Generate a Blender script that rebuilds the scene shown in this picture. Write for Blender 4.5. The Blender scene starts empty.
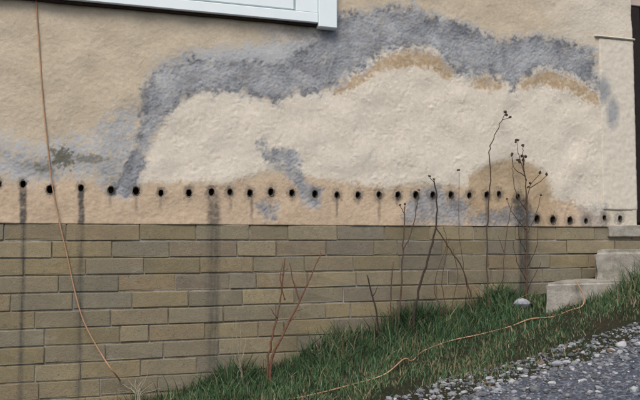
import bpy, bmesh, math, random
import numpy as np
from mathutils import Vector

random.seed(7); RNG = np.random.default_rng(7)
scene = bpy.context.scene
COL = scene.collection

# ------------------------------------------------------------------ camera
CAM = Vector((0.0, -3.22, 1.30))
YAW, PITCH, F = math.radians(17.1), math.atan(39/700), 700.0
cam_data = bpy.data.cameras.new('camera'); cam = bpy.data.objects.new('camera', cam_data)
COL.objects.link(cam); scene.camera = cam
cam.location = CAM; cam.rotation_euler = (math.pi/2 + PITCH, 0, -YAW)
cam_data.sensor_width = 36; cam_data.lens = 36*F/640
cam_data.clip_start = 0.05; cam_data.clip_end = 2000
# ------------------------------------------------------------------ sky, sun, exposure
SUN_EL, SUN_AZ = math.radians(52), math.radians(-28)      # azimuth measured from the wall's outward normal (-y), negative = left
world = bpy.data.worlds.new('World'); scene.world = world; world.use_nodes = True
wn = world.node_tree.nodes; wl = world.node_tree.links
bg = wn['Background']; sky = wn.new('ShaderNodeTexSky'); sky.sky_type = 'NISHITA'
sky.sun_disc = False; sky.sun_elevation = SUN_EL
sun_dir = Vector((math.sin(SUN_AZ)*math.cos(SUN_EL), -math.cos(SUN_AZ)*math.cos(SUN_EL), math.sin(SUN_EL)))
sky.sun_rotation = math.atan2(sun_dir.x, sun_dir.y)
sky.air_density = 1.0; sky.dust_density = 3.5; sky.ozone_density = 1.0
wl.new(sky.outputs[0], bg.inputs[0]); bg.inputs[1].default_value = 0.09
sun_data = bpy.data.lights.new('sun', 'SUN'); sun = bpy.data.objects.new('sun', sun_data); COL.objects.link(sun)
sun_data.energy = 1.4; sun_data.angle = math.radians(28); sun_data.color = (1.0, 0.945, 0.86)
sun.rotation_euler = (-sun_dir).to_track_quat('-Z', 'Y').to_euler(); sun.location = (0, -4, 8)
vs = scene.view_settings
vs.view_transform = 'Standard'; vs.look = 'None'; vs.gamma = 1; vs.use_curve_mapping = False; vs.exposure = 0.72

# ------------------------------------------------------------------ picture -> place helpers
FWD = Vector((math.sin(YAW)*math.cos(PITCH), math.cos(YAW)*math.cos(PITCH), math.sin(PITCH)))
RGT = Vector((math.cos(YAW), -math.sin(YAW), 0)); UP = RGT.cross(FWD)
def ray(px, py): return FWD + RGT*((px-320)/F) + UP*((200-py)/F)
def P(px, py, y=0.0):
    d = ray(px, py); return CAM + d*((y-CAM.y)/d.y)
def soft(x):
    a = np.abs(x); s = np.sign(x)
    return s*np.where(a < 4, a, 4 + 3*np.tanh((a-4)/3))
def ground_z(x, y):
    x = np.asarray(x, float); y = np.asarray(y, float)
    d = np.clip(-y, 0, None)
    z = 0.52 + 0.225*soft(x) - 0.15*np.minimum(d, 0.85) - 0.07*np.clip(d-0.85, 0, 6)
    z = z + 0.075*np.clip((x-2.25)/0.6, 0, 1)**2*(3-2*np.clip((x-2.25)/0.6, 0, 1))*np.exp(-((d-0.42)/0.16)**2)*np.exp(-np.clip(x-3.4, 0, 99))
    z = z + 0.008*np.sin(7.3*x+3*y) + 0.006*np.sin(13*x-11*y+1)*np.exp(-np.clip(d-0.6, 0, 9)*2)
    return z
def G(px, py):
    d = ray(px, py); t = 2.0
    for _ in range(60):
        p = CAM + d*t; t += 0.5*(p.z - float(ground_z(p.x, p.y)))/max(0.08, 0.35)
    return CAM + d*t

# ------------------------------------------------------------------ object helpers
def tag(o, label=None, cat=None, group=None, kind=None):
    for k, v in (('label', label), ('category', cat), ('group', group), ('kind', kind)):
        if v: o[k] = v
    return o
def link(name, me, parent=None, mat=None):
    o = bpy.data.objects.new(name, me); COL.objects.link(o)
    if mat: me.materials.clear(); me.materials.append(mat)
    if parent: o.parent = parent
    return o
def empty(name, loc=(0, 0, 0)):
    o = bpy.data.objects.new(name, None); COL.objects.link(o); o.location = loc; o.empty_display_size = 0.1; return o
def pyobj(name, v, f, mat, parent=None, smooth=False):
    me = bpy.data.meshes.new(name); me.from_pydata([tuple(p) for p in v], [], f); me.update()
    if smooth: me.polygons.foreach_set('use_smooth', [True]*len(me.polygons))
    return link(name, me, parent, mat)
def box_mesh(name, x0, x1, y0, y1, z0, z1, bev=0.0, seg=1):
    bm = bmesh.new(); bmesh.ops.create_cube(bm, size=1)
    for v in bm.verts:
        v.co = Vector(((x0+x1)/2+v.co.x*(x1-x0), (y0+y1)/2+v.co.y*(y1-y0), (z0+z1)/2+v.co.z*(z1-z0)))
    if bev: bmesh.ops.bevel(bm, geom=list(bm.edges), offset=bev, segments=seg, affect='EDGES', profile=0.6)
    me = bpy.data.meshes.new(name); bm.to_mesh(me); bm.free(); return me
def box(name, x0, x1, y0, y1, z0, z1, mat, parent=None, bev=0.0, seg=1):
    return link(name, box_mesh(name, x0, x1, y0, y1, z0, z1, bev, seg), parent, mat)
def tube(pts, radii, sides=6):
    v = []; f = []; n = len(pts); pts = [Vector(p) for p in pts]
    for i, p in enumerate(pts):
        t = (pts[min(i+1, n-1)] - pts[max(i-1, 0)]).normalized()
        a = t.cross(Vector((0, 1, 0.01))).normalized() if abs(t.y) < 0.95 else t.cross(Vector((1, 0, 0))).normalized()
        b = t.cross(a).normalized(); r = radii[i] if hasattr(radii, '__len__') else radii
        for k in range(sides):
            w = 2*math.pi*k/sides; v.append(p + a*(math.cos(w)*r) + b*(math.sin(w)*r))
    for i in range(n-1):
        for k in range(sides):
            f.append((i*sides+k, i*sides+(k+1) % sides, (i+1)*sides+(k+1) % sides, (i+1)*sides+k))
    f.append(tuple(range(sides))[::-1]); f.append(tuple(range((n-1)*sides, n*sides)))
    return v, f
def smooth_path(pts, sub=6):
    pts = [Vector(p) for p in pts]; out = []
    for i in range(len(pts)-1):
        p0 = pts[max(i-1, 0)]; p1 = pts[i]; p2 = pts[i+1]; p3 = pts[min(i+2, len(pts)-1)]
        for k in range(sub):
            t = k/sub
            out.append(0.5*((2*p1)+(p2-p0)*t+(2*p0-5*p1+4*p2-p3)*t*t+(3*p1-p0-3*p2+p3)*t**3))
    out.append(pts[-1]); return out

# ------------------------------------------------------------------ material helpers
class NT:
    def __init__(s, name, rough=0.9, spec=0.25):
        s.m = bpy.data.materials.new(name); s.m.use_nodes = True
        s.t = s.m.node_tree; s.n = s.t.nodes; s.l = s.t.links
        s.b = s.n['Principled BSDF']; s.b.inputs['Roughness'].default_value = rough
        s.b.inputs['Specular IOR Level'].default_value = spec
        s.geo = None
    def pos(s):
        if not s.geo: s.geo = s.n.new('ShaderNodeNewGeometry')
        return s.geo.outputs['Position']
    def obj(s): return s.n.new('ShaderNodeTexCoord').outputs['Object']
    def put(s, sock, v):
        if isinstance(v, bpy.types.NodeSocket): s.l.new(v, sock)
        elif isinstance(v, (tuple, list)): sock.default_value = (*v, 1) if len(v) == 3 and sock.type == 'RGBA' else v
        else: sock.default_value = v
    def noise(s, scale, detail=5, rough=0.6, vec=None, dist=0.0):
        n = s.n.new('ShaderNodeTexNoise'); n.inputs['Scale'].default_value = scale
        n.inputs['Detail'].default_value = detail; n.inputs['Roughness'].default_value = rough
        n.inputs['Distortion'].default_value = dist
        s.l.new(vec or s.pos(), n.inputs['Vector']); return n.outputs['Fac']
    def voro(s, scale, vec=None, feat='F1'):
        n = s.n.new('ShaderNodeTexVoronoi'); n.feature = feat; n.inputs['Scale'].default_value = scale
        s.l.new(vec or s.pos(), n.inputs['Vector']); return n
    def ramp(s, fac, stops):
        r = s.n.new('ShaderNodeValToRGB'); e = r.color_ramp.elements
        for i, (p, c) in enumerate(stops):
            el = e[i] if i < 2 else e.new(p)
            el.position = p; el.color = (*c, 1) if hasattr(c, '__len__') else (c, c, c, 1)
        s.l.new(fac, r.inputs[0]); return r.outputs[0]
    def mix(s, fac, a, b, mode='MIX'):
        m = s.n.new('ShaderNodeMix'); m.data_type = 'RGBA'; m.blend_type = mode
        s.put(m.inputs[0], fac); s.put(m.inputs[6], a); s.put(m.inputs[7], b); return m.outputs[2]
    def math(s, op, a, b=0.0, clamp=False):
        m = s.n.new('ShaderNodeMath'); m.operation = op; m.use_clamp = clamp
        s.put(m.inputs[0], a); s.put(m.inputs[1], b); return m.outputs[0]
    def attr(s, name):
        a = s.n.new('ShaderNodeAttribute'); a.attribute_name = name; return a.outputs['Fac']
    def rand(s): return s.n.new('ShaderNodeObjectInfo').outputs['Random']
    def bump(s, h, strength=0.5, dist=0.01):
        b = s.n.new('ShaderNodeBump'); b.inputs['Strength'].default_value = strength; b.inputs['Distance'].default_value = dist
        s.l.new(h, b.inputs['Height']); s.l.new(b.outputs[0], s.b.inputs['Normal'])
    def color(s, c): s.put(s.b.inputs['Base Color'], c)
    def roughness(s, c): s.put(s.b.inputs['Roughness'], c)

def make_plaster():
    m = NT('plaster_render', 0.92, 0.2)
    fine = m.noise(260, 4, 0.7); mid = m.noise(45, 6, 0.65); big = m.noise(5, 5, 0.6)
    fine_v = m.ramp(fine, [(0.25, 0.86), (0.75, 1.10)])
    base = m.mix(m.ramp(big, [(0.35, 0.0), (0.65, 1.0)]), (0.475, 0.402, 0.298), (0.540, 0.468, 0.360))
    base = m.mix(m.ramp(mid, [(0.38, 0.0), (0.62, 0.6)]), base, (0.420, 0.360, 0.272))
    cream = m.mix(m.ramp(mid, [(0.35, 0.0), (0.65, 1.0)]), (0.570, 0.518, 0.432), (0.655, 0.606, 0.520))
    cream = m.mix(m.ramp(big, [(0.55, 0.0), (0.75, 0.5)]), cream, (0.52, 0.485, 0.43))
    white = m.mix(m.ramp(mid, [(0.35, 0.0), (0.65, 1.0)]), (0.56, 0.515, 0.435), (0.63, 0.585, 0.505))
    peach = m.mix(m.ramp(mid, [(0.35, 0.0), (0.65, 1.0)]), (0.44, 0.335, 0.235), (0.53, 0.42, 0.305))
    grey = m.mix(m.ramp(m.noise(9, 7, 0.65), [(0.36, 0.0), (0.64, 1.0)]), (0.150, 0.161, 0.180), (0.240, 0.254, 0.276))
    grey = m.mix(m.ramp(m.noise(6, 8, 0.72, None, 0.4), [(0.42, 0.0), (0.62, 0.9)]), grey, (0.375, 0.392, 0.412))
    grey = m.mix(m.math('MULTIPLY', m.attr('tide'), 0.75), grey, (0.105, 0.110, 0.122))
    pale = m.mix(mid, (0.31, 0.335, 0.360), (0.48, 0.49, 0.50))
    ochre = m.mix(m.ramp(mid, [(0.35, 0.0), (0.65, 1.0)]), (0.35, 0.255, 0.155), (0.44, 0.335, 0.215))
    c = base
    for col, name in ((white, 'white'), (cream, 'cream'), (peach, 'peach'), (ochre, 'ochre'), (pale, 'pale'), (grey, 'grey')):
        c = m.mix(m.attr(name), c, col)
    c = m.mix(m.attr('mould'), c, (0.085, 0.088, 0.062))
    c = m.mix(m.attr('streak'), c, (0.060, 0.060, 0.056))
    c = m.mix(1.0, c, fine_v, 'MULTIPLY')
    m.color(c)
    m.roughness(m.mix(m.attr('streak'), (0.93,)*3, (0.62,)*3))
    m.bump(m.mix(0.35, fine, mid), 0.45, 0.005)
    return m.m

STREAKS = [(22.5, 2.4, 1.0), (80.5, 2.4, 0.85), (213.5, 5.8, 0.72), (525, 7.5, 1.0), (487, 1.5, 0.35), (378, 1.2, 0.3), (253, 1.2, 0.35)]
def make_streak_fac(m):
    sx = m.n.new('ShaderNodeSeparateXYZ'); m.l.new(m.pos(), sx.inputs[0])
    mp = m.n.new('ShaderNodeMapping'); mp.inputs['Scale'].default_value = (1, 1, 0.25); m.l.new(m.pos(), mp.inputs[0])
    wob = m.noise(14, 3, 0.6, mp.outputs[0])
    x = m.math('ADD', sx.outputs[0], m.math('MULTIPLY', m.math('SUBTRACT', wob, 0.5), 0.006))
    fac = m.math('DIVIDE', m.math('ADD', x, 1.0), 4.0)
    st = [(0.0, 0.0), (1.0, 0.0)]
    for px, w, a in STREAKS:
        x0 = P(px, 260).x; ww = w/640*3.3*(0.85)
        for q, v in ((-1.3*ww, 0), (-0.8*ww, a), (0.8*ww, a), (1.3*ww, 0)):
            st.append(((x0+q+1.0)/4.0, v))
    r = m.ramp(fac, st)
    z = m.n.new('ShaderNodeMapRange'); z.inputs[1].default_value = 0.60; z.inputs[2].default_value = 0.95
    z.inputs[3].default_value = 0.75; m.l.new(sx.outputs[2], z.inputs[0])
    ms = m.n.new('ShaderNodeMapping'); ms.inputs['Scale'].default_value = (1, 1, 0.10); m.l.new(m.pos(), ms.inputs[0])
    var = m.math('MULTIPLY', m.ramp(m.noise(22, 4, 0.7), [(0.3, 0.5), (0.6, 1.0)]), m.ramp(m.noise(110, 3, 0.6, ms.outputs[0]), [(0.35, 0.45), (0.55, 1.0)]))
    return m.math('MULTIPLY', m.math('MULTIPLY', r, z.outputs[0]), var)

def make_brick(name='brick_clay'):
    m = NT(name, 0.9, 0.25)
    rnd = m.rand(); ob = m.pos()
    big = m.noise(7, 5, 0.65); mid = m.noise(38, 6, 0.7); fine = m.noise(240, 4, 0.7)
    c = m.ramp(rnd, [(0.0, (0.195, 0.165, 0.098)), (0.14, (0.290, 0.235, 0.135)), (0.28, (0.215, 0.198, 0.150)), (0.42, (0.275, 0.212, 0.125)), (0.56, (0.178, 0.165, 0.125)), (0.70, (0.315, 0.262, 0.160)), (0.84, (0.245, 0.215, 0.155)), (0.93, (0.160, 0.152, 0.130)), (1.0, (0.260, 0.195, 0.125))])
    c = m.mix(m.ramp(mid, [(0.38, 0.0), (0.72, 0.5)]), c, (0.155, 0.138, 0.095))
    c = m.mix(m.ramp(big, [(0.45, 0.0), (0.75, 0.55)]), c, (0.270, 0.225, 0.140))
    c = m.mix(m.ramp(m.noise(11, 6, 0.75), [(0.56, 0.0), (0.76, 0.5)]), c, (0.34, 0.325, 0.285))
    c = m.mix(m.ramp(m.noise(3.2, 7, 0.75, None, 0.6), [(0.45, 0.0), (0.72, 0.45)]), c, (0.135, 0.125, 0.100))
    c = m.mix(m.ramp(m.noise(70, 3, 0.6), [(0.62, 0.0), (0.72, 0.6)]), c, (0.075, 0.068, 0.055))
    c = m.mix(m.math('MULTIPLY', make_streak_fac(m), 0.9), c, (0.050, 0.052, 0.050))
    c = m.mix(1.0, c, m.ramp(fine, [(0.25, 0.78), (0.75, 1.18)]), 'MULTIPLY')
    m.color(c); m.bump(m.mix(0.35, m.mix(0.5, fine, mid), m.noise(16, 5, 0.7)), 0.9, 0.010)
    return m.m
def make_mortar():
    m = NT('mortar', 0.95, 0.2)
    mid = m.noise(30, 6, 0.7); fine = m.noise(300, 3, 0.6)
    c = m.mix(m.ramp(mid, [(0.35, 0.0), (0.65, 1.0)]), (0.130, 0.115, 0.082), (0.225, 0.20, 0.15))
    c = m.mix(m.ramp(m.noise(5, 5, 0.7), [(0.47, 0.0), (0.60, 0.8)]), c, (0.36, 0.345, 0.31))
    c = m.mix(m.math('MULTIPLY', make_streak_fac(m), 0.85), c, (0.05, 0.05, 0.048))
    m.color(c); m.bump(m.mix(0.4, fine, mid), 0.8, 0.006); return m.m
def simple(name, a, b, scale=30, rough=0.8, spec=0.3, bump=0.3, dist=0.004, detail=5):
    m = NT(name, rough, spec); n = m.noise(scale, detail, 0.65)
    m.color(m.mix(m.ramp(n, [(0.3, 0.0), (0.7, 1.0)]), a, b))
    if bump: m.bump(m.noise(scale*4, 4, 0.65), bump, dist)
    return m.m

M_PLASTER = make_plaster(); M_BRICK = make_brick(); M_MORTAR = make_mortar()
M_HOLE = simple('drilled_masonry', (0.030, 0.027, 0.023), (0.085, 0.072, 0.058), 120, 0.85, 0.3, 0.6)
M_WINDOW = simple('painted_window_frame', (0.68, 0.76, 0.79), (0.73, 0.80, 0.82), 9, 0.5, 0.4, 0.05, 0.002)
M_GASKET = simple('window_gasket', (0.26, 0.34, 0.34), (0.32, 0.40, 0.40), 40, 0.6, 0.3, 0.1)
M_GAP_SHADE = simple('painted_gap_shade', (0.020, 0.014, 0.010), (0.050, 0.032, 0.022), 60, 0.9, 0.2, 0.4)  # dark colour stands in for the shadow line below the window frame
M_GLASS = simple('window_glass', (0.02, 0.025, 0.03), (0.03, 0.035, 0.04), 3, 0.06, 0.6, 0.0)
M_DOOR = simple('dark_stained_timber', (0.010, 0.006, 0.005), (0.022, 0.012, 0.010), 25, 0.6, 0.3, 0.3)
M_TRIM = simple('pinkish_lintel', (0.42, 0.34, 0.29), (0.50, 0.41, 0.36), 25, 0.85)
def make_concrete():
    m = NT('weathered_concrete', 0.93, 0.2)
    n = m.noise(14, 6, 0.7); f = m.noise(150, 4, 0.7)
    c = m.mix(m.ramp(n, [(0.35, 0.0), (0.65, 1.0)]), (0.23, 0.215, 0.185), (0.42, 0.395, 0.345))
    c = m.mix(m.ramp(m.noise(6, 5, 0.7), [(0.55, 0.0), (0.7, 0.6)]), c, (0.13, 0.145, 0.10))
    c = m.mix(1.0, c, m.ramp(f, [(0.25, 0.75), (0.75, 1.15)]), 'MULTIPLY')
    m.color(c); m.bump(m.mix(0.5, n, f), 0.7, 0.008); return m.m
M_CONC = make_concrete()
def make_soil():
    m = NT('verge_soil', 0.97, 0.15)
    n = m.noise(9, 7, 0.7); f = m.noise(90, 5, 0.75)
    c = m.mix(m.ramp(n, [(0.38, 0.0), (0.62, 1.0)]), (0.062, 0.052, 0.036), (0.042, 0.052, 0.028))
    c = m.mix(m.ramp(f, [(0.52, 0.0), (0.75, 0.6)]), c, (0.15, 0.125, 0.085))
    m.color(c); m.bump(f, 1.0, 0.03); return m.m
M_SOIL = make_soil()
def make_road():
    m = NT('worn_asphalt', 0.9, 0.3)
    v = m.voro(95); f = m.noise(200, 4, 0.7); n = m.noise(5, 6, 0.7)
    c = m.ramp(v.outputs['Color'], [(0.2, (0.040, 0.047, 0.064)), (0.6, (0.078, 0.090, 0.118)), (0.85, (0.16, 0.18, 0.22))])
    c = m.mix(m.ramp(n, [(0.4, 0.0), (0.7, 0.5)]), c, (0.10, 0.112, 0.14))
    m.color(c); h = m.math('SUBTRACT', 1.0, v.outputs['Distance']); m.bump(h, 0.8, 0.01); return m.m
M_ROAD = make_road()
def make_stone(name, ramp):
    m = NT(name, 0.85, 0.3); n = m.noise(40, 5, 0.7)
    c = m.ramp(m.attr('shade') if name == 'gravel_stone' else m.rand(), ramp)
    c = m.mix(1.0, c, m.ramp(n, [(0.3, 0.7), (0.7, 1.2)]), 'MULTIPLY')
    m.color(c); m.bump(n, 0.5, 0.006); return m.m
SR = [(0.0, (0.07, 0.075, 0.085)), (0.45, (0.155, 0.163, 0.178)), (0.75, (0.27, 0.28, 0.30)), (0.94, (0.44, 0.445, 0.46)), (1.0, (0.16, 0.11, 0.08))]
M_GRAVEL = make_stone('gravel_stone', SR)
M_STONE = make_stone('pale_limestone', [(0.0, (0.22, 0.235, 0.275)), (0.5, (0.33, 0.345, 0.38)), (1.0, (0.44, 0.44, 0.45))])
def make_grass():
    m = NT('grass_blade', 0.65, 0.25)
    g = m.ramp(m.attr('tone'), [(0.0, (0.020, 0.046, 0.020)), (0.5, (0.045, 0.100, 0.045)), (0.85, (0.080, 0.145, 0.064)), (1.0, (0.125, 0.175, 0.085))])
    d = m.ramp(m.attr('tone'), [(0.0, (0.12, 0.095, 0.055)), (1.0, (0.30, 0.25, 0.16))])
    m.color(m.mix(m.attr('dry'), g, d)); return m.m
M_GRASS = make_grass()
M_STEM = simple('dead_stem', (0.060, 0.040, 0.028), (0.105, 0.070, 0.048), 60, 0.85, 0.2, 0.3)
M_STEM_RED = simple('reddish_dead_stem', (0.095, 0.045, 0.030), (0.150, 0.080, 0.052), 60, 0.85, 0.2, 0.3)
M_STEM_DARK = simple('dark_dead_stem', (0.028, 0.022, 0.018), (0.055, 0.042, 0.034), 60, 0.85, 0.2, 0.3)
M_SEED = simple('dry_seed_head', (0.045, 0.032, 0.024), (0.10, 0.07, 0.05), 150, 0.95, 0.1, 0.6)
M_CORD = simple('faded_orange_cord', (0.33, 0.185, 0.10), (0.44, 0.28, 0.175), 14, 0.7, 0.3, 0.15)

# ------------------------------------------------------------------ ground and road
def axis(parts):
    a = np.concatenate([np.linspace(p, q, n, endpoint=False) for p, q, n in parts]); return np.append(a, parts[-1][1])
def sheet(name, xs, ys, zf, mat, parent=None):
    X, Y = np.meshgrid(xs, ys); Z = zf(X, Y); nx, ny = len(xs), len(ys)
    v = np.stack([X, Y, Z], -1).reshape(-1, 3)
    i = np.arange(ny-1)[:, None]*nx + np.arange(nx-1)[None]
    f = np.stack([i, i+1, i+nx+1, i+nx], -1).reshape(-1, 4)
    me = bpy.data.meshes.new(name); me.from_pydata(v.tolist(), [], f.tolist()); me.update()
    me.polygons.foreach_set('use_smooth', [True]*len(me.polygons))
    return link(name, me, parent, mat)
XS = axis([(-400, -20, 12), (-20, -2, 36), (-2, 5, 180), (5, 20, 30), (20, 400, 12)])
YS = axis([(-400, -12, 12), (-12, -2, 40), (-2, 0.3, 90), (0.3, 12, 30), (12, 400, 12)])
tag(sheet('ground', XS, YS, ground_z, M_SOIL), kind='structure')
def road_edge(x): return -0.80 + 0.03*np.sin(3.1*x) + 0.02*np.sin(8.7*x+1)
xs = axis([(-30, -2, 40), (-2, 5, 160), (5, 30, 40)]); tt = axis([(0, 0.2, 20), (0.2, 1, 24)])
X, T = np.meshgrid(xs, tt); Y = road_edge(X)*(1-T) + (-5.6)*T
def road_z(x, y): return ground_z(x, y) + 0.004 + 0.012*np.clip((-y-0.78)/0.1, 0, 1)
v = np.stack([X, Y, road_z(X, Y)], -1).reshape(-1, 3); nx = len(xs)
i = np.arange(len(tt)-1)[:, None]*nx + np.arange(nx-1)[None]
f = np.stack([i+nx, i+nx+1, i+1, i], -1).reshape(-1, 4)
road = pyobj('road', v.tolist(), f.tolist(), M_ROAD, None, True); tag(road, kind='structure')

# ------------------------------------------------------------------ house
XC = P(634, 120).x                                   # right-hand edge of the rendered wall (doorway beyond)
ZB = 0.5*(P(40, 224).z + P(560, 226.5).z)              # foot of the render, top of the brick plinth
XL, ZT = -1.30, 2.75
XM = XL
house = empty('house', (0.8, 0, ZB))
tag(house, 'old house with peeling stained beige render above an olive brick plinth', 'house')
def child(o, parent):
    o.parent = parent; o.matrix_parent_inverse = parent.matrix_world.inverted() if parent.type == 'EMPTY' else o.matrix_parent_inverse
    return o
bpy.context.view_layer.update()
HM = house.matrix_world.inverted()
def part(o, p=house):
    o.parent = p
    if p is house: o.matrix_parent_inverse = HM
    return o

# --- fields on the wall
DX = 0.0045
gx = np.arange(XL, XC, DX); gx = np.append(gx[:-1], XC)
gz = np.arange(ZB, ZT, DX)
gz = np.concatenate([gz[gz < 2.05], np.linspace(2.05, ZT, 40)]) if False else gz[gz < 2.72]
NX, NZ = len(gx), len(gz)
WX, WZ = np.meshgrid(gx, gz)
def fnoise(lam, seed, sharp=1.0):
    r = np.random.default_rng(seed).standard_normal((NZ, NX))
    kz = np.fft.fftfreq(NZ, DX)[:, None]; kx = np.fft.rfftfreq(NX, DX)[None]
    k = np.sqrt(kz**2+kx**2)
    n = np.fft.irfft2(np.fft.rfft2(r)*np.exp(-(k*lam*sharp)**2*0.5), (NZ, NX))
    n -= n.mean(); return n/n.std()
def fbm(lam, seed, oct=4, gain=0.55):
    s = 0; a = 1
    for o in range(oct):
        s = s + a*fnoise(lam/2**o, seed+o*17); a *= gain
    return s/s.std()
# pixel position (in the photograph's 640x400 grid) of every wall vertex: features are laid down on the wall itself
D0 = np.stack([WX-CAM.x, np.full_like(WX, -CAM.y), WZ-CAM.z], -1)
den = D0 @ np.array(FWD); UXp = 320 + F*(D0 @ np.array(RGT))/den; UYp = 200 - F*(D0 @ np.array(UP))/den
def sdf(poly):
    p = np.array(poly, float); n = len(p); d = np.full(UXp.shape, 1e9); ins = np.zeros(UXp.shape, bool)
    for a in range(n):
        x0, y0 = p[a]; x1, y1 = p[(a+1) % n]; ex, ey = x1-x0, y1-y0
        wx, wy = UXp-x0, UYp-y0; t = np.clip((wx*ex+wy*ey)/(ex*ex+ey*ey+1e-9), 0, 1)
        d = np.minimum(d, (wx-t*ex)**2+(wy-t*ey)**2)
        c = (y0 > UYp) != (y1 > UYp)
        with np.errstate(divide='ignore', invalid='ignore'):
            ins ^= c & (UXp < (x1-x0)*(UYp-y0)/(y1-y0+1e-12)+x0)
    d = np.sqrt(d); return np.where(ins, d, -d)
def sstep(a, b, x):
    t = np.clip((x-a)/(b-a), 0, 1); return t*t*(3-2*t)
N1, N2, N3 = fbm(0.035, 1), fbm(0.012, 2, 3), fbm(0.09, 3)
def mask(poly, soft_=3, n1=3.0, n2=1.5, n3=0.0):
    return sstep(-soft_, soft_, sdf(poly) + 0.55*n1*N1 + 0.40*n2*N2 + n3*N3)
def blob(x, y, rx, ry, n=0.35):
    q = np.sqrt(((UXp-x)/rx)**2+((UYp-y)/ry)**2); return sstep(1.25, 0.55, q + n*N1 + 0.15*N2)

GREY = [(108, 196), (120, 172), (133, 150), (140, 122), (142, 98), (150, 78), (164, 64), (186, 58), (206, 60), (232, 61), (262, 60), (286, 62), (306, 50), (318, 34), (326, 22), (338, 14), (365, 11), (390, 7), (412, 7), (428, 15), (455, 21), (482, 33), (500, 40), (530, 36), (556, 38), (578, 46), (594, 50), (595, 72), (604, 84), (612, 98), (614, 124), (608, 122), (602, 100), (592, 88), (580, 78), (562, 70), (540, 69), (524, 77), (511, 88), (500, 79), (482, 74), (462, 73), (450, 64), (438, 52), (415, 46), (396, 47), (372, 58), (352, 74), (334, 90), (312, 93), (292, 95), (272, 103), (255, 97), (236, 92), (205, 92), (186, 98), (170, 112), (158, 132), (147, 155), (140, 182), (128, 198)]
CREAM = [(132, 188), (146, 160), (160, 130), (172, 110), (205, 90), (236, 90), (270, 100), (330, 88), (352, 71), (372, 55), (396, 44), (415, 43), (438, 49), (450, 61), (462, 70), (482, 71), (500, 76), (511, 85), (524, 74), (540, 66), (562, 67), (580, 75), (592, 85), (600, 94), (606, 120), (606, 232), (555, 232), (552, 196), (545, 172), (505, 160), (474, 172), (468, 188), (420, 184), (380, 190), (352, 187), (330, 178), (300, 180), (296, 172), (270, 168), (245, 178), (225, 186), (180, 186), (160, 182)]
OCH = [[(334, 93), (340, 84), (358, 76), (376, 64), (392, 54), (412, 50), (432, 54), (446, 62), (454, 74), (446, 77), (432, 68), (408, 64), (388, 68), (372, 74), (358, 84), (346, 90)],
       [(472, 84), (482, 76), (494, 78), (502, 86), (492, 89), (480, 88)],
       [(514, 86), (528, 76), (545, 71), (562, 74), (580, 82), (594, 94), (596, 104), (584, 98), (566, 88), (545, 82), (528, 86)],
       [(468, 226), (468, 178), (486, 166), (510, 159), (532, 163), (546, 176), (552, 198), (556, 226)]]
PALE = [[(0, 132), (30, 146), (62, 140), (96, 132), (120, 108), (134, 106), (138, 140), (128, 196), (110, 186), (76, 176), (40, 182), (0, 180)],
        [(160, 64), (196, 50), (240, 46), (280, 42), (314, 36), (316, 54), (292, 70), (262, 68), (206, 66)]]
GREYS = [[(256, 142), (264, 140), (268, 149), (296, 150), (301, 158), (298, 168), (306, 182), (322, 190), (320, 208), (304, 206), (296, 186), (284, 172), (266, 164)],
         [(256, 204), (268, 200), (280, 206), (276, 220), (266, 220)], [(402, 216), (412, 196), (428, 186), (440, 184), (446, 196), (462, 196), (470, 210), (462, 226), (430, 222), (408, 226)],
         [(470, 214), (500, 210), (522, 206), (536, 212), (534, 226), (472, 226)], [(578, 226), (580, 206), (598, 204), (606, 206), (606, 228)]]
PEACH = [(-60, 178), (30, 182), (78, 176), (110, 186), (150, 183), (230, 184), (262, 176), (290, 176), (330, 182), (380, 188), (420, 184), (470, 188), (560, 200), (606, 214), (606, 236), (-60, 236)]
WHITE = [(548, -60), (560, 36), (598, 48), (602, 90), (604, 236), (650, 236), (650, -60)]
f_cream = mask(CREAM, 4, 3, 2); f_peach = mask(PEACH, 4, 3, 2.0, 1.5)
_sg = sdf(GREY)
f_grey = mask(GREY, 5, 2.8, 1.4, 1.6)*np.clip(0.95 + 0.05*N3 - 0.25*sstep(0.9, 2.2, fbm(0.05, 61)), 0.6, 1)
f_ochre = np.zeros_like(WX)
for k, o in enumerate(OCH): f_ochre = np.maximum(f_ochre, sstep(-3.5, 3.5, sdf(o) + (1.8 if k < 3 else 0) + 1.4*N1 + 0.8*N2)*(1.0 if k < 3 else 0.85)*np.clip(0.92+0.15*N1, 0, 1))
f_pale = np.maximum(mask(PALE[0], 9, 4, 3, 3)*0.85*np.clip(0.75+0.35*N1, 0, 1), mask(PALE[1], 7, 4, 3)*0.95)
for o, a in zip(GREYS, (0.95, 0.95, 0.88, 0.78, 0.5)): f_grey = np.maximum(f_grey, mask(o, 4, 2.8, 1.8)*a*np.clip(0.95+0.15*N3+0.08*N1, 0.1, 1))
f_grey = np.maximum(f_grey, mask([(0, 152), (20, 158), (44, 166), (56, 178), (30, 176), (0, 172)], 8, 5, 4)*0.6)
f_grey = np.maximum(f_grey, mask([(70, 150), (104, 158), (122, 150), (120, 185), (100, 172), (76, 166)], 7, 5, 4)*0.55)
f_grey = np.maximum(f_grey, mask([(92, 132), (112, 116), (134, 108), (130, 150), (112, 150)], 9, 5, 4)*0.45)
f_grey = np.maximum(f_grey, mask([(262, 30), (290, 26), (316, 26), (318, 44), (280, 40)], 6, 4, 3)*0.6)
_r = _sg + 1.6*N1 + 0.6*N2 + 1.6*N3
f_tide = sstep(-1, 2, _r)*sstep(9, 3, _r)*np.clip(0.55+0.5*N3, 0, 1)
f_pale = np.maximum(f_pale, sstep(-9, -1, _r + 1.5*N2)*np.clip(0.35+0.45*fbm(0.07, 41), 0, 0.8)*(1-0.6*sstep(70, 95, UYp)))
f_white = mask(WHITE, 26, 5, 3, 5)*0.8
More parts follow.
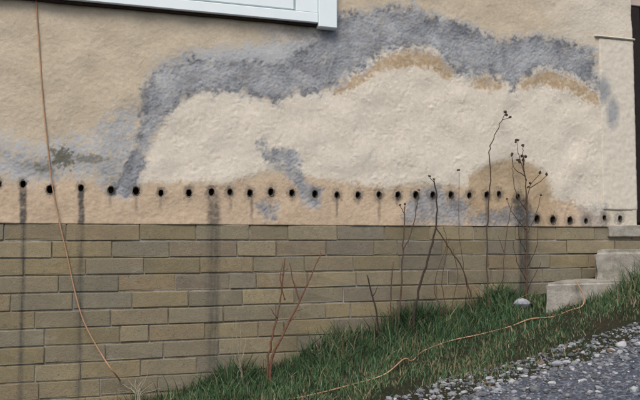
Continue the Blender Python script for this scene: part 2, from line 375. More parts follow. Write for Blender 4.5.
f_mould = np.maximum(blob(62, 157, 13, 10, 0.25)*0.85, blob(86, 159, 18, 4, 0.3)*0.6)
f_mould = np.maximum(f_mould, blob(45, 168, 8, 5, 0.5)*0.5)
HOLES = [(-22, 183), (-2, 184), (23, 184), (50, 189.5), (81, 188), (111, 190), (136, 191), (161, 193), (189, 193), (211.5, 192), (230, 192), (250, 193), (271, 192), (292, 193), (315, 194), (337, 195), (358, 195), (379, 194.5), (398, 195), (416, 195), (433, 195), (451, 195), (469.5, 195.5), (487, 195), (499, 194), (518, 197), (537, 219), (553, 220), (570, 220.5), (586, 221), (604.5, 218), (620, 218.5)]
# drips under the holes: x, y start, half width px, length px, strength
f_str = np.zeros_like(WX); rr = random.Random(5)
DRIP = {23: (3.0, 90, .97), 81: (3.0, 90, .95), 211.5: (6.0, 90, .80), 250: (1.6, 36, .55), 379: (1.4, 34, .5), 487: (1.6, 60, .55), 518: (8, 90, .85), 111: (1.4, 20, .5), 161: (1.2, 20, .4), 358: (1.4, 12, .5), 136: (1.4, 26, .4), 604.5: (2.4, 30, .7)}
for hx, hy in HOLES:
    w, L, a = DRIP.get(hx, (1.3, rr.uniform(10, 26), rr.uniform(.35, .65)))
    off = 2.0 if hx == 211.5 else (2 if hx == 250 else (5 if hx == 518 else 0))
    xx = np.abs(UXp-hx-off*sstep(0, 12, UYp-hy)-0.5*N3)/w
    f_str = np.maximum(f_str, a*sstep(1.5, 0.6, xx+0.07*N2)*sstep(-2, 3, UYp-hy)*sstep(L, L*0.6, UYp-hy)*np.clip(0.9+0.15*N1, 0, 1))
    q = np.sqrt(((UXp-hx)/6.0)**2+((UYp-hy)/7.5)**2); f_str = np.maximum(f_str, 0.45*sstep(1.15, 0.7, q+0.15*N2))
# --- relief (metres, + is out of the wall)
trow = fbm(0.020, 11, 3); lump = fbm(0.045, 12, 3); stip = fbm(0.010, 13, 2)
stip_up = np.maximum(stip, -0.4)
H = 0.00055*stip_up + 0.00035*lump
H = H*(1-f_cream) + f_cream*np.clip(0.55+0.4*N3, 0.15, 1.3)*(0.00045*np.maximum(trow, -0.9) + 0.0006*lump)
H = H*(1-f_grey) + f_grey*(0.0007*stip + 0.0007*trow - 0.0020)
H += f_cream*0.0022 - 0.0006*f_ochre
H += 0.0025*fnoise(0.25, 77)
near = np.zeros_like(WX, bool); nearf = np.ones_like(WX)
HOLE3 = [P(hx, hy) for hx, hy in HOLES]; HR = (0.0125, 0.0165)
VX, VZ = WX.copy(), WZ.copy(); rh = random.Random(9)
HS = [rh.uniform(.88, 1.12)*(1.22 if 530 < h[0] < 575 else 1) for h in HOLES]
for p, hs in zip(HOLE3, HS):
    ax, az = HR[0]*hs, HR[1]*hs
    q = np.sqrt(((WX-p.x)/ax)**2+((WZ-p.z)/az)**2)
    nearf = np.minimum(nearf, sstep(1.05, 2.0, q)); near |= q < 1.22
    sn = (q > 0.6) & (q < 1.22); VX[sn] = p.x+(WX[sn]-p.x)/q[sn]; VZ[sn] = p.z+(WZ[sn]-p.z)/q[sn]
H *= nearf
H[0, :] = np.minimum(H[0, :], 0.002)
fade = sstep(0, 0.06, WX-XL); H *= fade
vid = np.arange(NZ*NX).reshape(NZ, NX)
quad = np.stack([vid[:-1, :-1], vid[:-1, 1:], vid[1:, 1:], vid[1:, :-1]], -1).reshape(-1, 4)
keep = ~near.reshape(-1)[quad].all(1)
verts = np.stack([VX, -H, VZ], -1).reshape(-1, 3)
# soffit: turn the lower edge inwards so the render has thickness over the plinth
nb = len(verts); lip = verts[:NX].copy(); lip[:, 1] = 0.03; verts = np.concatenate([verts, lip])
lipf = np.stack([nb+np.arange(NX-1), nb+np.arange(1, NX), np.arange(1, NX), np.arange(NX-1)], -1)
rgt = verts[vid[:, -1]].copy(); rgt[:, 1] = 0.14; nr = len(verts); verts = np.concatenate([verts, rgt])
k = np.arange(NZ-1); rf = np.stack([vid[k, -1], nr+k, nr+k+1, vid[k+1, -1]], -1)
quads = np.concatenate([quad[keep], lipf, rf])
me = bpy.data.meshes.new('rendered_wall')
me.vertices.add(len(verts)); me.vertices.foreach_set('co', verts.astype(np.float32).ravel())
me.loops.add(len(quads)*4); me.loops.foreach_set('vertex_index', quads.astype(np.int32).ravel())
me.polygons.add(len(quads)); me.polygons.foreach_set('loop_start', (np.arange(len(quads))*4).astype(np.int32))
me.polygons.foreach_set('loop_total', np.full(len(quads), 4, np.int32))
me.update(calc_edges=True); me.validate()
me.polygons.foreach_set('use_smooth', np.ones(len(me.polygons), bool))
extra = len(verts)-NX*NZ
for nm, fld in (('white', f_white), ('cream', f_cream), ('peach', f_peach), ('ochre', f_ochre), ('pale', f_pale), ('grey', f_grey), ('mould', f_mould), ('tide', f_tide), ('streak', f_str)):
    a = me.attributes.new(nm, 'FLOAT', 'POINT')
    a.data.foreach_set('value', np.concatenate([fld.ravel(), fld[0, :], fld[:, -1]]).astype(np.float32))
wall = link('rendered_wall', me, None, M_PLASTER); part(wall)
wall['label'] = 'beige render with blue-grey peeled band and cream patches above drilled holes'

# --- drilled holes
def hole_mesh(seed):
    r = random.Random(seed); n = 18; v = []; f = []
    jit = [r.uniform(0.94, 1.22) for _ in range(n)]
    prof = [(1.16, -0.0002), (1.08, -0.0010), (0.99, 0.0005), (0.95, 0.006), (0.90, 0.03), (0.84, (0.04, 0.065, 0.055, 0.07, 0.048)[seed % 5])]
    for q, (s, y) in enumerate(prof):
        for k in range(n):
            w = 2*math.pi*k/n; j = jit[k] if q < 2 else 1
            v.append((HR[0]*s*j*math.cos(w), y + (r.uniform(-.0006, .0004) if q == 1 else 0), HR[1]*s*j*math.sin(w)))
    for q in range(len(prof)-1):
        for k in range(n): f.append((q*n+k, (q+1)*n+k, (q+1)*n+(k+1) % n, q*n+(k+1) % n))
    f.append(tuple(range((len(prof)-1)*n, len(prof)*n)))
    m = bpy.data.meshes.new('drill_hole'); m.from_pydata(v, [], f); m.update()
    bm = bmesh.new(); bm.from_mesh(m); bmesh.ops.recalc_face_normals(bm, faces=bm.faces)
    bm.to_mesh(m); bm.free(); m.materials.append(M_HOLE); return m
hms = [hole_mesh(s) for s in range(5)]
for k, p in enumerate(HOLE3):
    o = link('drill_hole', hms[k % 5], wall); o.matrix_parent_inverse = HM
    o.location = (p.x, 0.0, p.z); o.scale = (HS[k], 1, HS[k])
    o.parent = wall; o.matrix_parent_inverse.identity()

# --- the rest of the house front, plain render further out
XD1 = XC + 0.92                                           # far jamb of the doorway
ZD = P(638, 4, 0.10).z
for nm, a in (('wall_left', (-7, XL-0.0005, -0.0, 0.35, ZB, 4.6)), ('wall_above', (XL, XC, 0.0, 0.35, gz[-1]+0.0005, 4.6)),
              ('wall_right', (XD1, 7, 0.0, 0.35, ZB-0.0, 4.6)), ('wall_over_door', (XC+0.0005, XD1-0.0005, 0.0, 0.35, 3.1, 4.6)),
              ('wall_core', (XL, XC-0.002, 0.075, 0.35, ZB, gz[-1]-0.001))):
    part(box('outer_wall' if nm != 'wall_core' else 'wall_core', *a, M_PLASTER))
part(box('roof', -7.4, 7.4, -0.5, 8.4, 4.62, 4.8, simple('roof_tile', (0.10, 0.06, 0.05), (0.16, 0.09, 0.07), 12)))
part(box('back_wall', -7, 7, 7.6, 7.95, 0.2, 4.6, M_PLASTER)); part(box('side_wall', -7, -6.65, 0.355, 7.595, 0.2, 4.6, M_PLASTER))
part(box('side_wall', 6.65, 7, 0.355, 7.595, 0.2, 4.6, M_PLASTER))

# --- pilaster beside the doorway and the ledge over it
zl = P(614, 37.5).z; xp0 = P(600.5, 130).x
def slab(name, x0, x1, y0, z0, z1, amp, seed, mat, white=True):
    nx, nz = max(2, int((x1-x0)/0.008)), max(2, int((z1-z0)/0.008)); r = np.random.default_rng(seed)
    x = np.linspace(x0, x1, nx+1); z = np.linspace(z0, z1, nz+1); X, Z = np.meshgrid(x, z)
    n = r.standard_normal(X.shape); n = (n+np.roll(n, 1, 0)+np.roll(n, 1, 1)+np.roll(n, -1, 0)+np.roll(n, -1, 1))/2.2
    Y = y0 - amp*n; Y[0, :] += .002; Y[-1, :] += .002; Y[:, 0] += .0025; Y[:, -1] += .002
    v = np.stack([X, Y, Z], -1).reshape(-1, 3).tolist(); W = nx+1; f = []
    for a in range(nz):
        for b in range(nx): q = a*W+b; f.append((q, q+1, q+W+1, q+W))
    rim = [b for b in range(W)] + [a*W+nx for a in range(1, nz+1)] + [nz*W+b for b in range(nx-1, -1, -1)] + [a*W for a in range(nz-1, 0, -1)]
    base = len(v); v += [(v[q][0], 0.012, v[q][2]) for q in rim]
    for q in range(len(rim)): u = (q+1) % len(rim); f.append((rim[q], base+q, base+u, rim[u]))
    o = pyobj(name, v, f, mat, None, True); m = o.data
    if white:
        at = m.attributes.new('white', 'FLOAT', 'POINT'); at.data.foreach_set('value', np.ones(len(v), np.float32))
    return o
M_PIL = M_PLASTER
pil = part(slab('pilaster', xp0, XC+0.004, -0.0065, P(616, 210).z, zl-0.012, 0.0007, 4, M_PIL))
g = pil.data.attributes.new('grey', 'FLOAT', 'POINT')
vals = []
for vv in pil.data.vertices:
    d = Vector((vv.co.x, 0, vv.co.z)) - CAM; dn = d.dot(FWD); ux = 320+F*d.dot(RGT)/dn; uy = 200-F*d.dot(UP)/dn
    w = random.uniform(-.25, .25)
    a = max(0, 1.2-math.hypot((ux-602)/9, (uy-90)/15)+w*.4, 1.15-math.hypot((ux-612)/7, (uy-113)/18)+w*.4, 0.9-math.hypot((ux-605)/4, (uy-213)/14)+w)
    vals.append(min(.85, a*1.3))
g.data.foreach_set('value', vals)
part(box('ledge', P(594, 37).x, XC+0.012, -0.016, 0.015, zl-0.009, zl+0.001, M_PLASTER, bev=0.004))
_l = bpy.data.meshes['ledge']; _a = _l.attributes.new('white', 'FLOAT', 'POINT'); _a.data.foreach_set('value', [1.0]*len(_l.vertices))
# --- doorway right of the pilaster
door = part(box('door', XC+0.06, XD1-0.06, 0.16, 0.20, ZB+0.02, 3.0, M_DOOR))
for k in range(6):
    w = (XD1-XC-0.12)/6; box('plank', XC+0.06+k*w+0.003, XC+0.06+(k+1)*w-0.003, 0.145, 0.1595, ZB+0.03, ZD, M_DOOR, door, bev=0.003)
box('top_panel', XC+0.062, XD1-0.062, 0.14, 0.1595, ZD+0.004, 2.99, M_TRIM, door, bev=0.004)
fr = part(box('door_frame', XC+0.002, XC+0.059, 0.11, 0.21, ZB+0.02, 3.098, M_DOOR)); box('frame_jamb', XD1-0.059, XD1-0.002, 0.11, 0.21, ZB+0.02, 3.098, M_DOOR, fr)
box('frame_head', XC+0.06, XD1-0.06, 0.11, 0.21, 3.002, 3.098, M_DOOR, fr)
part(box('threshold', P(608, 232).x, XD1+0.1, -0.016, 0.30, ZB-0.055, ZB+0.012, M_CONC, bev=0.006))

# --- brick plinth
plinth = part(box('brick_plinth', -7, 7, 0.0078, 0.36, -1.2, ZB-0.004, M_MORTAR))
CH, BL = 0.0748, None
ZTOP = ZB + 0.0015
x140, x193, x171, x112 = P(140, 232).x, P(193, 232).x, P(171, 248).x, P(112, 248).x
BL = (P(224, 248).x - x112)/2
def brick_mesh(L, seed):
    r = random.Random(seed); bm = bmesh.new(); bmesh.ops.create_cube(bm, size=1)
    h = CH-0.0062
    for v in bm.verts: v.co = Vector((v.co.x*(L-0.0040), v.co.y*0.09, v.co.z*h))
    bmesh.ops.bevel(bm, geom=list(bm.edges), offset=0.0028, segments=1, affect='EDGES')
    for v in bm.verts: v.co += Vector((r.uniform(-.0020, .0020), r.uniform(-.0012, .0012), r.uniform(-.0018, .0018))) + (Vector((-.006 if v.co.x > 0 else .006, .003, -.004 if v.co.z > 0 else .004)) if r.random() < .06 else Vector((0, 0, 0)))
    m = bpy.data.meshes.new('brick'); bm.to_mesh(m); bm.free(); m.materials.append(M_BRICK); return m
cache = {}
def get_brick(L, s):
    key = (round(L, 3), s)
    if key not in cache: cache[key] = brick_mesh(L, hash(key) % 9999)
    return cache[key]
rb = random.Random(31); nbr = 0; far_v = []; far_f = []
for c in range(15):
    zc = ZTOP - (c+0.5)*CH
    start = (x140 if c % 2 == 0 else x112)
    start += [0, 0, .02, .03, -.03, 0, .045, -.02, .01, -.04, .03, .0, .02, -.02, 0][c]
    xj = start - BL*30; joints = []
    while xj < 7:
        joints.append(xj); xj += BL*(1.0 if rb.random() > 0.3 else rb.choice([0.5, 0.75, 1.25]))
    # keep one joint in phase with the photograph
    near_j = min(joints, key=lambda q: abs(q-start)); joints = [q + (start-near_j) for q in joints]
    for a, b in zip(joints[:-1], joints[1:]):
        xm = (a+b)/2; L = round((b-a)/BL*4)/4*BL
        if xm < -7 or xm > 6.9 or (zc + 0.05 < float(ground_z(xm, 0)) ): continue
        proud = rb.uniform(-0.0028, 0.0022); dz = rb.uniform(-.0012, .0012)
        if -1.45 < xm < 3.0:
            o = link('brick', get_brick(L, rb.randrange(6)), plinth); nbr += 1
            o.location = (xm, 0.0472+proud, zc+dz); o.rotation_euler = (0, rb.uniform(-.004, .004), rb.uniform(-.004, .004))
        else:
            m = get_brick(L, rb.randrange(6)); base = len(far_v)
            far_v += [(v.co.x+xm, v.co.y+0.0472+proud, v.co.z+zc+dz) for v in m.vertices]
            far_f += [tuple(base+q for q in p.vertices) for p in m.polygons]
fb = pyobj('far_bricks', far_v, far_f, M_BRICK, plinth); fb['kind'] = 'stuff'
print('bricks', nbr)

# --- window: white frame whose lower right corner shows
yw = -0.045
zb = P(316, 22.5, yw).z; xr0 = P(318.5, 20, yw).x; xr1 = P(337, 20, yw).x; zb2 = P(330, 28, yw).z
win = part(box('window', -1.15, xr0-0.001, yw, -0.004, zb, zb+0.048, M_WINDOW, bev=0.003))
win['label'] = 'pale blue-white window frame at the top of the render'
box('jamb', xr0, xr1, yw-0.006, -0.004, zb2, zb+1.25, M_WINDOW, win, bev=0.004)
box('jamb', -1.25, -1.151, yw-0.006, -0.004, zb2, zb+1.25, M_WINDOW, win, bev=0.004)
box('head', -1.15, xr0-0.001, yw, -0.004, zb+1.20, zb+1.25, M_WINDOW, win, bev=0.003)
xs0 = P(296, 6, yw).x
box('inner_frame', xs0, xr0-0.001, yw+0.004, -0.004, zb+0.049, zb+1.199, M_WINDOW, win, bev=0.003)
box('gasket', -1.1, xs0-0.001, yw+0.010, -0.004, zb+0.0485, zb+0.054, M_GASKET, win)
box('gasket', xs0-0.007, xs0-0.001, yw+0.010, -0.004, zb+0.0545, zb+1.19, M_GASKET, win)
sash = box('sash', -1.1, xs0-0.0075, yw+0.006, -0.004, zb+0.0545, zb+0.125, M_WINDOW, win, bev=0.004)
box('sash_stile', xs0-0.075, xs0-0.0075, yw+0.006, -0.004, zb+0.1255, zb+1.19, M_WINDOW, sash, bev=0.004)
box('pane', -1.1, xs0-0.0755, yw+0.02, -0.004, zb+0.1255, zb+1.19, M_GLASS, win)
box('shade_strip', -1.15, xr0-0.001, -0.026, 0.004, zb-0.010, zb-0.0005, M_GAP_SHADE, win)  # added strip, painted dark as the shade beneath the bottom rail

# ------------------------------------------------------------------ concrete steps at the right
def rough_block(name, x0, x1, y0, y1, z0, z1, parent, seed, rad=0.03, skew=0.0):
    bm = bmesh.new(); bmesh.ops.create_cube(bm, size=1)
    for v in bm.verts: v.co = Vector(((x0+x1)/2+v.co.x*(x1-x0), (y0+y1)/2+v.co.y*(y1-y0), (z0+z1)/2+v.co.z*(z1-z0)))
    bmesh.ops.bevel(bm, geom=list(bm.edges), offset=rad, segments=3, affect='EDGES')
    bmesh.ops.subdivide_edges(bm, edges=[e for e in bm.edges if e.calc_length() > 0.03], cuts=9, use_grid_fill=True)
    from mathutils import noise
    for v in bm.verts:
        n = noise.noise(v.co*9+Vector((seed, 0, 0)))*0.010 + noise.noise(v.co*28+Vector((0, seed, 0)))*0.004
        v.co += Vector((n, n*0.6, n*0.7)); v.co.x += skew*(v.co.y-y0)/(y1-y0)*max(0, (x1-v.co.x)/(x1-x0)); v.co.y = min(v.co.y, -0.003)
    m = bpy.data.meshes.new(name); bm.to_mesh(m); bm.free()
    o = link(name, m, parent, M_CONC); return o
pl = P(545, 283, -0.30); pu = P(593, 250, -0.17)
steps = empty('concrete_steps', (pl.x+0.3, -0.15, float(ground_z(pl.x+0.3, -0.15))))
tag(steps, 'worn pale concrete steps against the brick plinth below the doorway', 'steps')
bpy.context.view_layer.update(); SM = steps.matrix_world.inverted()
o = rough_block('step', pl.x, 3.7, -0.30, -0.003, pl.z-0.30, pl.z, steps, 3, 0.012, P(576, 274).x-pl.x); o.matrix_parent_inverse = SM
o = rough_block('step', pu.x, 3.7, -0.17, -0.003, pl.z-0.12, pu.z, steps, 9, 0.022, P(606, 246).x-pu.x); o.matrix_parent_inverse = SM

# ------------------------------------------------------------------ dead plants
def stem(path_px, y0, y1, r0, r1, name, mat, parent, sub=5, jitter=0.002, foot=True):
    pts = []; n = len(path_px)
    for k, (px, py) in enumerate(path_px):
        pts.append(P(px, py, y0+(y1-y0)*k/max(1, n-1)))
    if foot:
        p = pts[0]; pts.insert(0, Vector((p.x, p.y, float(ground_z(p.x, p.y))-0.01)))
    sp = smooth_path(pts, sub)
    for q in sp[2:-1]: q += Vector((random.gauss(0, jitter), random.gauss(0, jitter), 0))
    n = len(sp); q_ = 1.0 if mat.name.startswith('bleached') else 1.4; v, f = tube(sp, [q_*(r0+(r1-r0)*k/(n-1)) for k in range(n)], 6)
    o = pyobj(name, v, f, mat, None, True); o.parent = parent; o.matrix_parent_inverse = Matrix_inv(parent); return o
def Matrix_inv(p): bpy.context.view_layer.update(); return p.matrix_world.inverted()
def head_mesh(seed, r):
    rr = random.Random(seed); bm = bmesh.new(); bmesh.ops.create_icosphere(bm, subdivisions=2, radius=r)
    for v in bm.verts: v.co *= rr.uniform(0.65, 1.3); v.co.z *= 1.15
    m = bpy.data.meshes.new('seed_head'); bm.to_mesh(m); bm.free(); m.materials.append(M_SEED); return m
heads = [head_mesh(s, 0.0075) for s in range(5)]
def seed(px, py, y, parent, s=1.0):
    o = link('seed_head', random.choice(heads), parent); o.matrix_parent_inverse = Matrix_inv(parent)
    o.location = P(px, py, y); o.scale = (s, s, s*random.uniform(.9, 1.3)); o.rotation_euler = [random.uniform(0, 3) for _ in range(3)]
def plant(name, base_px, y, label, cat='dead plant', group='dead weed stalks along the wall'):
    p = P(*base_px, y); e = empty(name, (p.x, y, float(ground_z(p.x, y)))); tag(e, label, cat, group); return e

e = plant('weed_stalk', (268, 362), -0.14, 'forked reddish dead weed stalks leaning against the lower brick courses')
stem([(268, 362), (274, 330), (280, 300), (285, 258)], -.14, -.09, .0042, .0020, 'stem', M_STEM_RED, e)
stem([(271, 362), (284, 332), (299, 303), (311, 276), (321, 253)], -.16, -.05, .0050, .0016, 'stem', M_STEM_RED, e)
stem([(300, 301), (294, 284), (289, 262)], -.10, -.08, .0026, .0012, 'twig', M_STEM_RED, e, foot=False)
stem([(285, 300), (280, 280), (282, 262)], -.11, -.10, .0022, .0010, 'twig', M_STEM_RED, e, foot=False)
for a, b in (((277, 318), (271, 308)), ((289, 322), (296, 316)), ((295, 311), (303, 309)), ((282, 275), (288, 268))):
    stem([a, b], -.12, -.12, .0018, .0009, 'twig', M_STEM_RED, e, foot=False)
e = plant('weed_stalk', (379, 332), -0.12, 'short dark dead stalk leaning left out of the grass')
stem([(379, 332), (375, 305), (367, 275)], -.12, -.10, .0042, .0024, 'stem', M_STEM_DARK, e)
stem([(373, 296), (378, 286)], -.11, -.11, .0018, .0009, 'twig', M_STEM_DARK, e, foot=False)
e = plant('weed_stalk', (399, 322), -0.10, 'upright brown dead stalk with side twigs in front of blue-grey patch')
stem([(399, 322), (401, 280), (403, 245), (405, 206)], -.10, -.06, .0042, .0018, 'stem', M_STEM, e)
stem([(403, 250), (412, 232), (417, 205), (419, 192)], -.07, -.05, .0024, .0010, 'twig', M_STEM, e, foot=False)
stem([(405, 215), (400, 206)], -.06, -.05, .0018, .0009, 'twig', M_STEM, e, foot=False)
seed(400, 205, -.05, e, .7); seed(405, 204, -.06, e, .7); seed(419, 190, -.05, e, .6)
stem([(392, 326), (391, 300), (393, 262)], -.08, -.08, .0026, .0014, 'stem', M_STEM, e)
e = plant('weed_stalk', (415, 314), -0.13, 'thick near-black dead stalk bending upright past the drilled holes')
stem([(414, 316), (420, 285), (429, 255), (436, 226), (437, 200), (434, 180)], -.13, -.06, .0056, .0022, 'stem', M_STEM_DARK, e)
stem([(435, 184), (430, 177)], -.06, -.06, .0016, .0010, 'twig', M_STEM_DARK, e, foot=False)
stem([(436, 228), (448, 246), (462, 268), (470, 292), (474, 310)], -.08, -.10, .0022, .0030, 'twig', M_STEM, e, foot=False)
seed(429.5, 176, -.06, e, .7); seed(434, 179, -.06, e, .6)
e = plant('weed_stalk', (459, 308), -0.08, 'hair-thin dead stalk topped by one small seed head')
stem([(470, 306), (463, 262), (459, 225), (459, 172)], -.09, -.05, .0018, .0009, 'stem', M_STEM, e); seed(458.5, 170, -.05, e, .75)
e = plant('weed_stalk', (488, 302), -0.11, 'tallest slender dead stalk, its bent top carrying two seed heads')
stem([(488, 304), (487, 260), (488, 210), (491, 175), (489.5, 152), (494, 138), (500, 124), (505, 114)], -.11, -.07, .0034, .0014, 'stem', M_STEM, e)
stem([(502, 120), (509, 118)], -.07, -.07, .0014, .0009, 'twig', M_STEM, e, foot=False)
for q in ((505, 112, 1.15), (506.5, 115, .9), (510, 117, .8)): seed(q[0], q[1], -.07, e, q[2])
e = plant('weed_stalk', (525, 300), -0.12, 'bushy dead weed with many dark seed heads before the ochre stain')
stem([(526, 300), (527, 255), (527, 215), (525, 180), (523, 158)], -.12, -.08, .0048, .0020, 'stem', M_STEM, e)
for pth in ([(524, 172), (519, 156), (517, 142)], [(527, 205), (530, 186), (538, 176), (541, 173)], [(530, 188), (541, 181), (547, 175)], [(525, 176), (514, 168), (512, 156)], [(526, 210), (516, 192), (513, 172), (512, 158)], [(524, 165), (523, 152), (523, 147)], [(527, 235), (536, 214), (541, 196)], [(526, 230), (513, 214), (507, 200)]):
    stem(pth, -.09, -.08, .0020, .0009, 'twig', M_STEM, e, foot=False)
for sx, sy, ss in ((517, 140, 1.0), (515.5, 142, .7), (523, 145.5, 1.0), (512, 154.5, .95), (518, 160, 1.0), (522, 156, 1.2), (525.5, 156.5, 1.1), (519.5, 162, .9), (523, 160, .9), (540, 172.5, 1.0), (546.5, 174, .95), (530, 183, .9), (528, 187, .7), (541, 195, .7), (507, 199, .7), (526, 180, .8)):
    seed(sx, sy, -.08+random.uniform(-.02, .02), e, ss)
for pth in ([(527, 282), (517, 262), (513, 240)], [(527, 268), (536, 248), (538, 228)], [(526, 252), (519, 236), (520, 214)], [(527, 292), (534, 276), (541, 262)]):
    stem(pth, -.10, -.08, .0018, .0009, 'twig', M_STEM_DARK, e, foot=False)
e = plant('weed_stalk', (446, 306), -0.09, 'tangled thin brown stalks just right of the thick near-black stalk')
for pth in ([(446, 308), (442, 280), (447, 250), (443, 225)], [(452, 306), (458, 276), (452, 246)], [(440, 308), (434, 286), (441, 262), (450, 238)]):
    stem(pth, -.09, -.06, .0020, .0010, 'stem', M_STEM, e)
e = plant('weed_stalk', (505, 300), -0.07, 'thin leafless dead stalk between the tallest stalk and the bushy weed')
stem([(503, 302), (504, 262), (508, 225), (512, 205)], -.07, -.05, .0020, .0010, 'stem', M_STEM, e); stem([(505, 255), (498, 236)], -.06, -.06, .0014, .0008, 'twig', M_STEM, e, foot=False)

M_DRY = simple('bleached_dry_grass', (0.24, 0.21, 0.15), (0.36, 0.33, 0.26), 50, 0.9, 0.2, 0.2)
def dry_tuft(base, y, tips, label):
    e = plant('dry_tuft', base, y, label, 'dry grass', 'bleached dry tufts at the wall foot')
    for tx, ty in tips:
        mx = (base[0]+tx)/2 + random.uniform(-3, 3); my = base[1] + (ty-base[1])*0.6
        stem([(base[0]+random.uniform(-3, 3), base[1]), (mx, my), (tx, ty)], y, y+random.uniform(-.04, .05), .0022, .0007, 'blade', M_DRY, e, 4, .001)
dry_tuft((240, 374), -.09, [(236, 316), (233, 322), (241, 325), (232, 335), (246, 340), (240, 330), (230, 346), (236, 340), (244, 350)], 'pale dry grass tuft standing beside the broad wet streak')
dry_tuft((138, 396), -.10, [(122, 384), (128, 380), (137, 377), (146, 378), (155, 382), (148, 371), (131, 386), (142, 382), (160, 388), (118, 390)], 'bleached dry tuft at the foot of the hanging cord')
dry_tuft((318, 356), -.10, [(310, 338), (304, 345), (322, 336), (330, 340), (312, 350)], 'small bleached tuft just right of the reddish forked stalks')

# ------------------------------------------------------------------ orange cord down the wall and through the grass
cp = [P(34.5, -60, -.012), P(36, 0, -.010), P(39, 45, -.009), P(43, 100, -.009), (P(48, 150, -.010)), P(53, 190, -.010), P(60, 225, -.008), P(67, 255, -.008), P(75, 292, -.014), P(84, 322, -.03), P(100, 352, -.05), P(116, 375, -.08)]
def on_ground(px, py, up): p = G(px, py); return Vector((p.x, p.y, float(ground_z(p.x, p.y))+up))
gp = [(134, 393, .004), (190, 402, .002), (250, 404, .002), (300, 398, .003), (350, 387, .008), (384, 379, .018), (404, 366, .030), (412, 361, .001), (424, 353, .010), (450, 344, .014), (480, 335, .003), (510, 327, .002), (530, 322, .014), (552, 317, .001), (570, 311, .003)]
cp += [on_ground(*q) for q in gp]
cp += [P(582, 306, -.37), P(584, 297, -.35), P(580, 288, -.335), P(576, 281, -.31)]
v, f = tube(smooth_path(cp, 8), 0.0029, 8)
cord = pyobj('cord', v, f, M_CORD, None, True)
tag(cord, 'thin faded orange cord hanging down the wall and trailing through the grass', 'cord')

# ------------------------------------------------------------------ grass on the verge (nobody could count it)
def grass_field():
    n = 175000; r = np.random.default_rng(3)
    x = r.uniform(-1.4, 4.2, n); d = np.where(r.random(n) < 0.45, np.abs(r.normal(0, 0.13, n))+0.012, r.uniform(0.012, 0.86, n)); y = -d
    clump = np.sin(9.1*x+2.3*np.sin(6*d*3+x*2))*0.5 + np.sin(23*x+17*d)*0.3 + np.sin(4.1*x-9*d+1)*0.4
    edge = 0.71 + 0.07*np.sin(5*x)+0.05*np.sin(13*x+2)
    keepp = np.clip((edge-d)/0.16, 0.05, 1)*np.clip(0.75+0.35*clump, 0.15, 1)
    keepp *= np.clip((x+0.05)/0.45, 0.08, 1)
    pb = P(545, 283, -.30).x
    pk = P(576, 274).x-pb
    rk = G(523, 309); keepp[np.hypot(x-rk.x, (y-rk.y+0.05)*0.7) < 0.06] *= 0.12
    keepp[(x > pb + 0.08) & (d < 0.27)] = 0
    keepp[(x > pb - 0.004 + pk*np.clip((0.30-d)/0.30, 0, 1)) & (d < 0.305)] = 0
    k = r.random(n) < keepp; x, y, d, clump = x[k], y[k], d[k], clump[k]; n = len(x)
    z = ground_z(x, y)-0.004
    tall = np.exp(-(d/0.20)**2)*np.clip((x-0.1)/0.5, 0.35, 1)*np.clip(0.8+0.5*np.sin(5.3*x+1)+0.35*np.sin(14*x), 0.35, 1.5)
    right = np.clip((x-2.25)/0.4, 0, 1)*np.exp(-((d-0.36)/0.10)**2)
    L = (0.022 + 0.066*tall + 0.075*right)*r.lognormal(0, 0.42, n)*(1+0.25*clump)
    L = np.clip(L, 0.015, 0.19)
    w = r.uniform(0.0011, 0.0026, n)*(1+0.5*tall)
    az = r.uniform(0, 2*np.pi, n); lean = np.abs(r.normal(0.45, 0.25, n)); la = r.uniform(0, 2*np.pi, n)
    dryp = 0.15 + 0.10*np.clip(np.sin(7*x-5*d)+np.sin(17*x+3), 0, 2) + 0.22*np.clip((d-0.3)/0.3, 0, 1) + 0.5*np.clip((0.25-x)/0.4, 0, 1)
    dry = (r.random(n) < dryp).astype(np.float32)*r.uniform(0.5, 1, n)
    tone = np.clip(r.normal(0.5, 0.24, n)+0.22*clump, 0, 1)
    ca, sa = np.cos(az)*w, np.sin(az)*w; lx, ly = np.cos(la), np.sin(la)
    ly = np.where(d < 0.06, -np.abs(ly), ly)
    def lvl(t, ww):
        ox = x + lx*L*lean*t*t; oy = np.minimum(y + ly*L*lean*t*t, -0.005); oz = z + L*t*(1-0.25*lean*t)
        return np.stack([ox-ca*ww, oy-sa*ww, oz], -1), np.stack([ox+ca*ww, oy+sa*ww, oz], -1)
    a0, b0 = lvl(0, 1.0); a1, b1 = lvl(0.5, 0.85); tip = lvl(1.0, 0.0)[0]
    V = np.stack([a0, b0, a1, b1, tip], 1).reshape(-1, 3); q = np.arange(n)[:, None]*5
    tri = np.concatenate([q+np.array([[0, 1, 3]]), q+np.array([[0, 3, 2]]), q+np.array([[2, 3, 4]])])
    me = bpy.data.meshes.new('grass'); me.vertices.add(len(V)); me.vertices.foreach_set('co', V.astype(np.float32).ravel())
    me.loops.add(len(tri)*3); me.loops.foreach_set('vertex_index', tri.astype(np.int32).ravel())
    me.polygons.add(len(tri)); me.polygons.foreach_set('loop_start', (np.arange(len(tri))*3).astype(np.int32)); me.polygons.foreach_set('loop_total', np.full(len(tri), 3, np.int32))
    me.update(calc_edges=True)
    for nm, fld in (('tone', tone), ('dry', dry)):
        a = me.attributes.new(nm, 'FLOAT', 'POINT'); a.data.foreach_set('value', np.repeat(fld, 5).astype(np.float32))
    return link('grass', me, None, M_GRASS)
tag(grass_field(), 'rough dark green grass on the verge between wall and road', 'grass', kind='stuff')

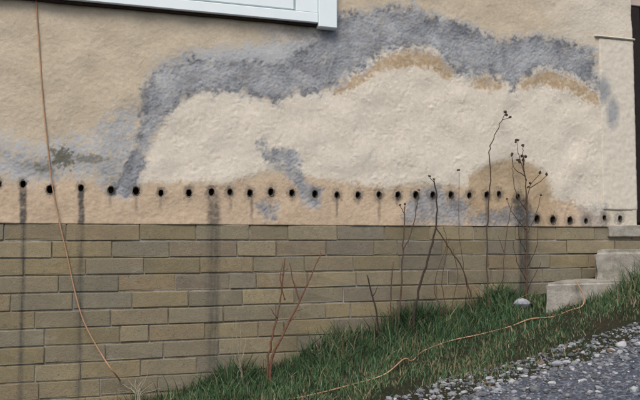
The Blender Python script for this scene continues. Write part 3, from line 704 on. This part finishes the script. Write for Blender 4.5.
# ------------------------------------------------------------------ stones along the road edge
def stone_geo(r, rad):
    bm = bmesh.new(); bmesh.ops.create_icosphere(bm, subdivisions=1 if rad < .03 else 2, radius=1)
    s = (r.uniform(.8, 1.35), r.uniform(.7, 1.0), r.uniform(.45, .75)); off = [Vector((r.gauss(0, 1), r.gauss(0, 1), r.gauss(0, 1))).normalized() for _ in range(5)]
    for v in bm.verts:
        for o in off:
            dd = v.co.dot(o)
            if dd > .72: v.co -= o*(dd-.72)
        v.co = Vector((v.co.x*s[0], v.co.y*s[1], v.co.z*s[2]))*r.uniform(.95, 1.05)
    m = bpy.data.meshes.new('stone'); bm.to_mesh(m); bm.free(); return m
r = random.Random(12); vars_ = [stone_geo(r, .01) for _ in range(10)]
gv, gf, gs = [], [], []
from mathutils import Euler
vc = [([Vector(v.co) for v in m.vertices], [tuple(p.vertices) for p in m.polygons]) for m in vars_]
for _ in range(13000):
    x = r.uniform(-0.8, 4.2); d = 0.62 + abs(r.gauss(0, 0.24)) if r.random() < .7 else r.uniform(.66, 1.7)
    d += 0.05*min(1, max(0, (x-1.6)/.8))
    if x < 0.6 and r.random() < .5: continue
    y = -d; z = float(road_z(x, y)) if y < road_edge(x) else float(ground_z(x, y))
    rad = min(0.022, 0.0052*math.exp(r.gauss(0, .55)))
    R = Euler((r.uniform(-.4, .4), r.uniform(-.4, .4), r.uniform(0, 6.28))).to_matrix(); V, Fc = r.choice(vc); b = len(gv)
    sh = min(1, max(0, r.gauss(.5, .27)))
    gv += [tuple(R@q*rad + Vector((x, y, z+rad*.15))) for q in V]; gf += [tuple(b+k for k in p) for p in Fc]; gs += [sh]*len(V)
gr = pyobj('gravel', gv, gf, M_GRAVEL); a = gr.data.attributes.new('shade', 'FLOAT', 'POINT'); a.data.foreach_set('value', gs)
tag(gr, 'loose blue-grey gravel spilling along the edge of the road', 'gravel', kind='stuff')
BIG = [(556, 364, 11), (566, 362, 7), (578, 360, 6), (598, 356, 8), (608, 352, 11), (622, 347, 12), (634, 343, 7), (534, 381, 7), (545, 376, 6), (520, 369, 6), (512, 384, 6), (500, 380, 6), (489, 378, 6), (478, 388, 6), (471, 377, 5), (464, 392, 6), (552, 387, 6), (572, 372, 6), (590, 368, 5), (600, 372, 6), (530, 392, 6), (498, 394, 7), (482, 398, 5), (560, 395, 5), (584, 384, 5), (610, 364, 5), (598, 396, 5), (448, 388, 5), (432, 392, 6), (541, 366, 5), (525, 376, 5), (616, 377, 4), (627, 358, 5), (583, 352, 5), (456, 380, 5), (440, 378, 5), (418, 394, 5), (508, 372, 5), (514, 396, 6)]
bigv = [stone_geo(r, .04) for _ in range(8)]
for m in bigv: m.materials.append(M_STONE)
bpy.context.view_layer.update()
for px, py, w in BIG:
    p = G(px, py+1); o = link('stone', r.choice(bigv), road); y = p.y
    z = float(road_z(p.x, y)) if y < road_edge(p.x) else float(ground_z(p.x, y))
    s = w/700*(p-CAM).dot(FWD)*0.5; o.location = (p.x, y, z + s*.22); o.scale = (s*1.15, s, s); o.rotation_euler = (r.uniform(-.2, .2), r.uniform(-.2, .2), r.uniform(-.6, .6))
p = G(523, 309); o = link('rock', stone_geo(r, .04), None, M_STONE); o.location = (p.x, p.y, float(ground_z(p.x, p.y))+.026); o.scale = (.042, .034, .062)
tag(o, 'small pale rock in the grass at the foot of the bushy dead weed', 'rock')
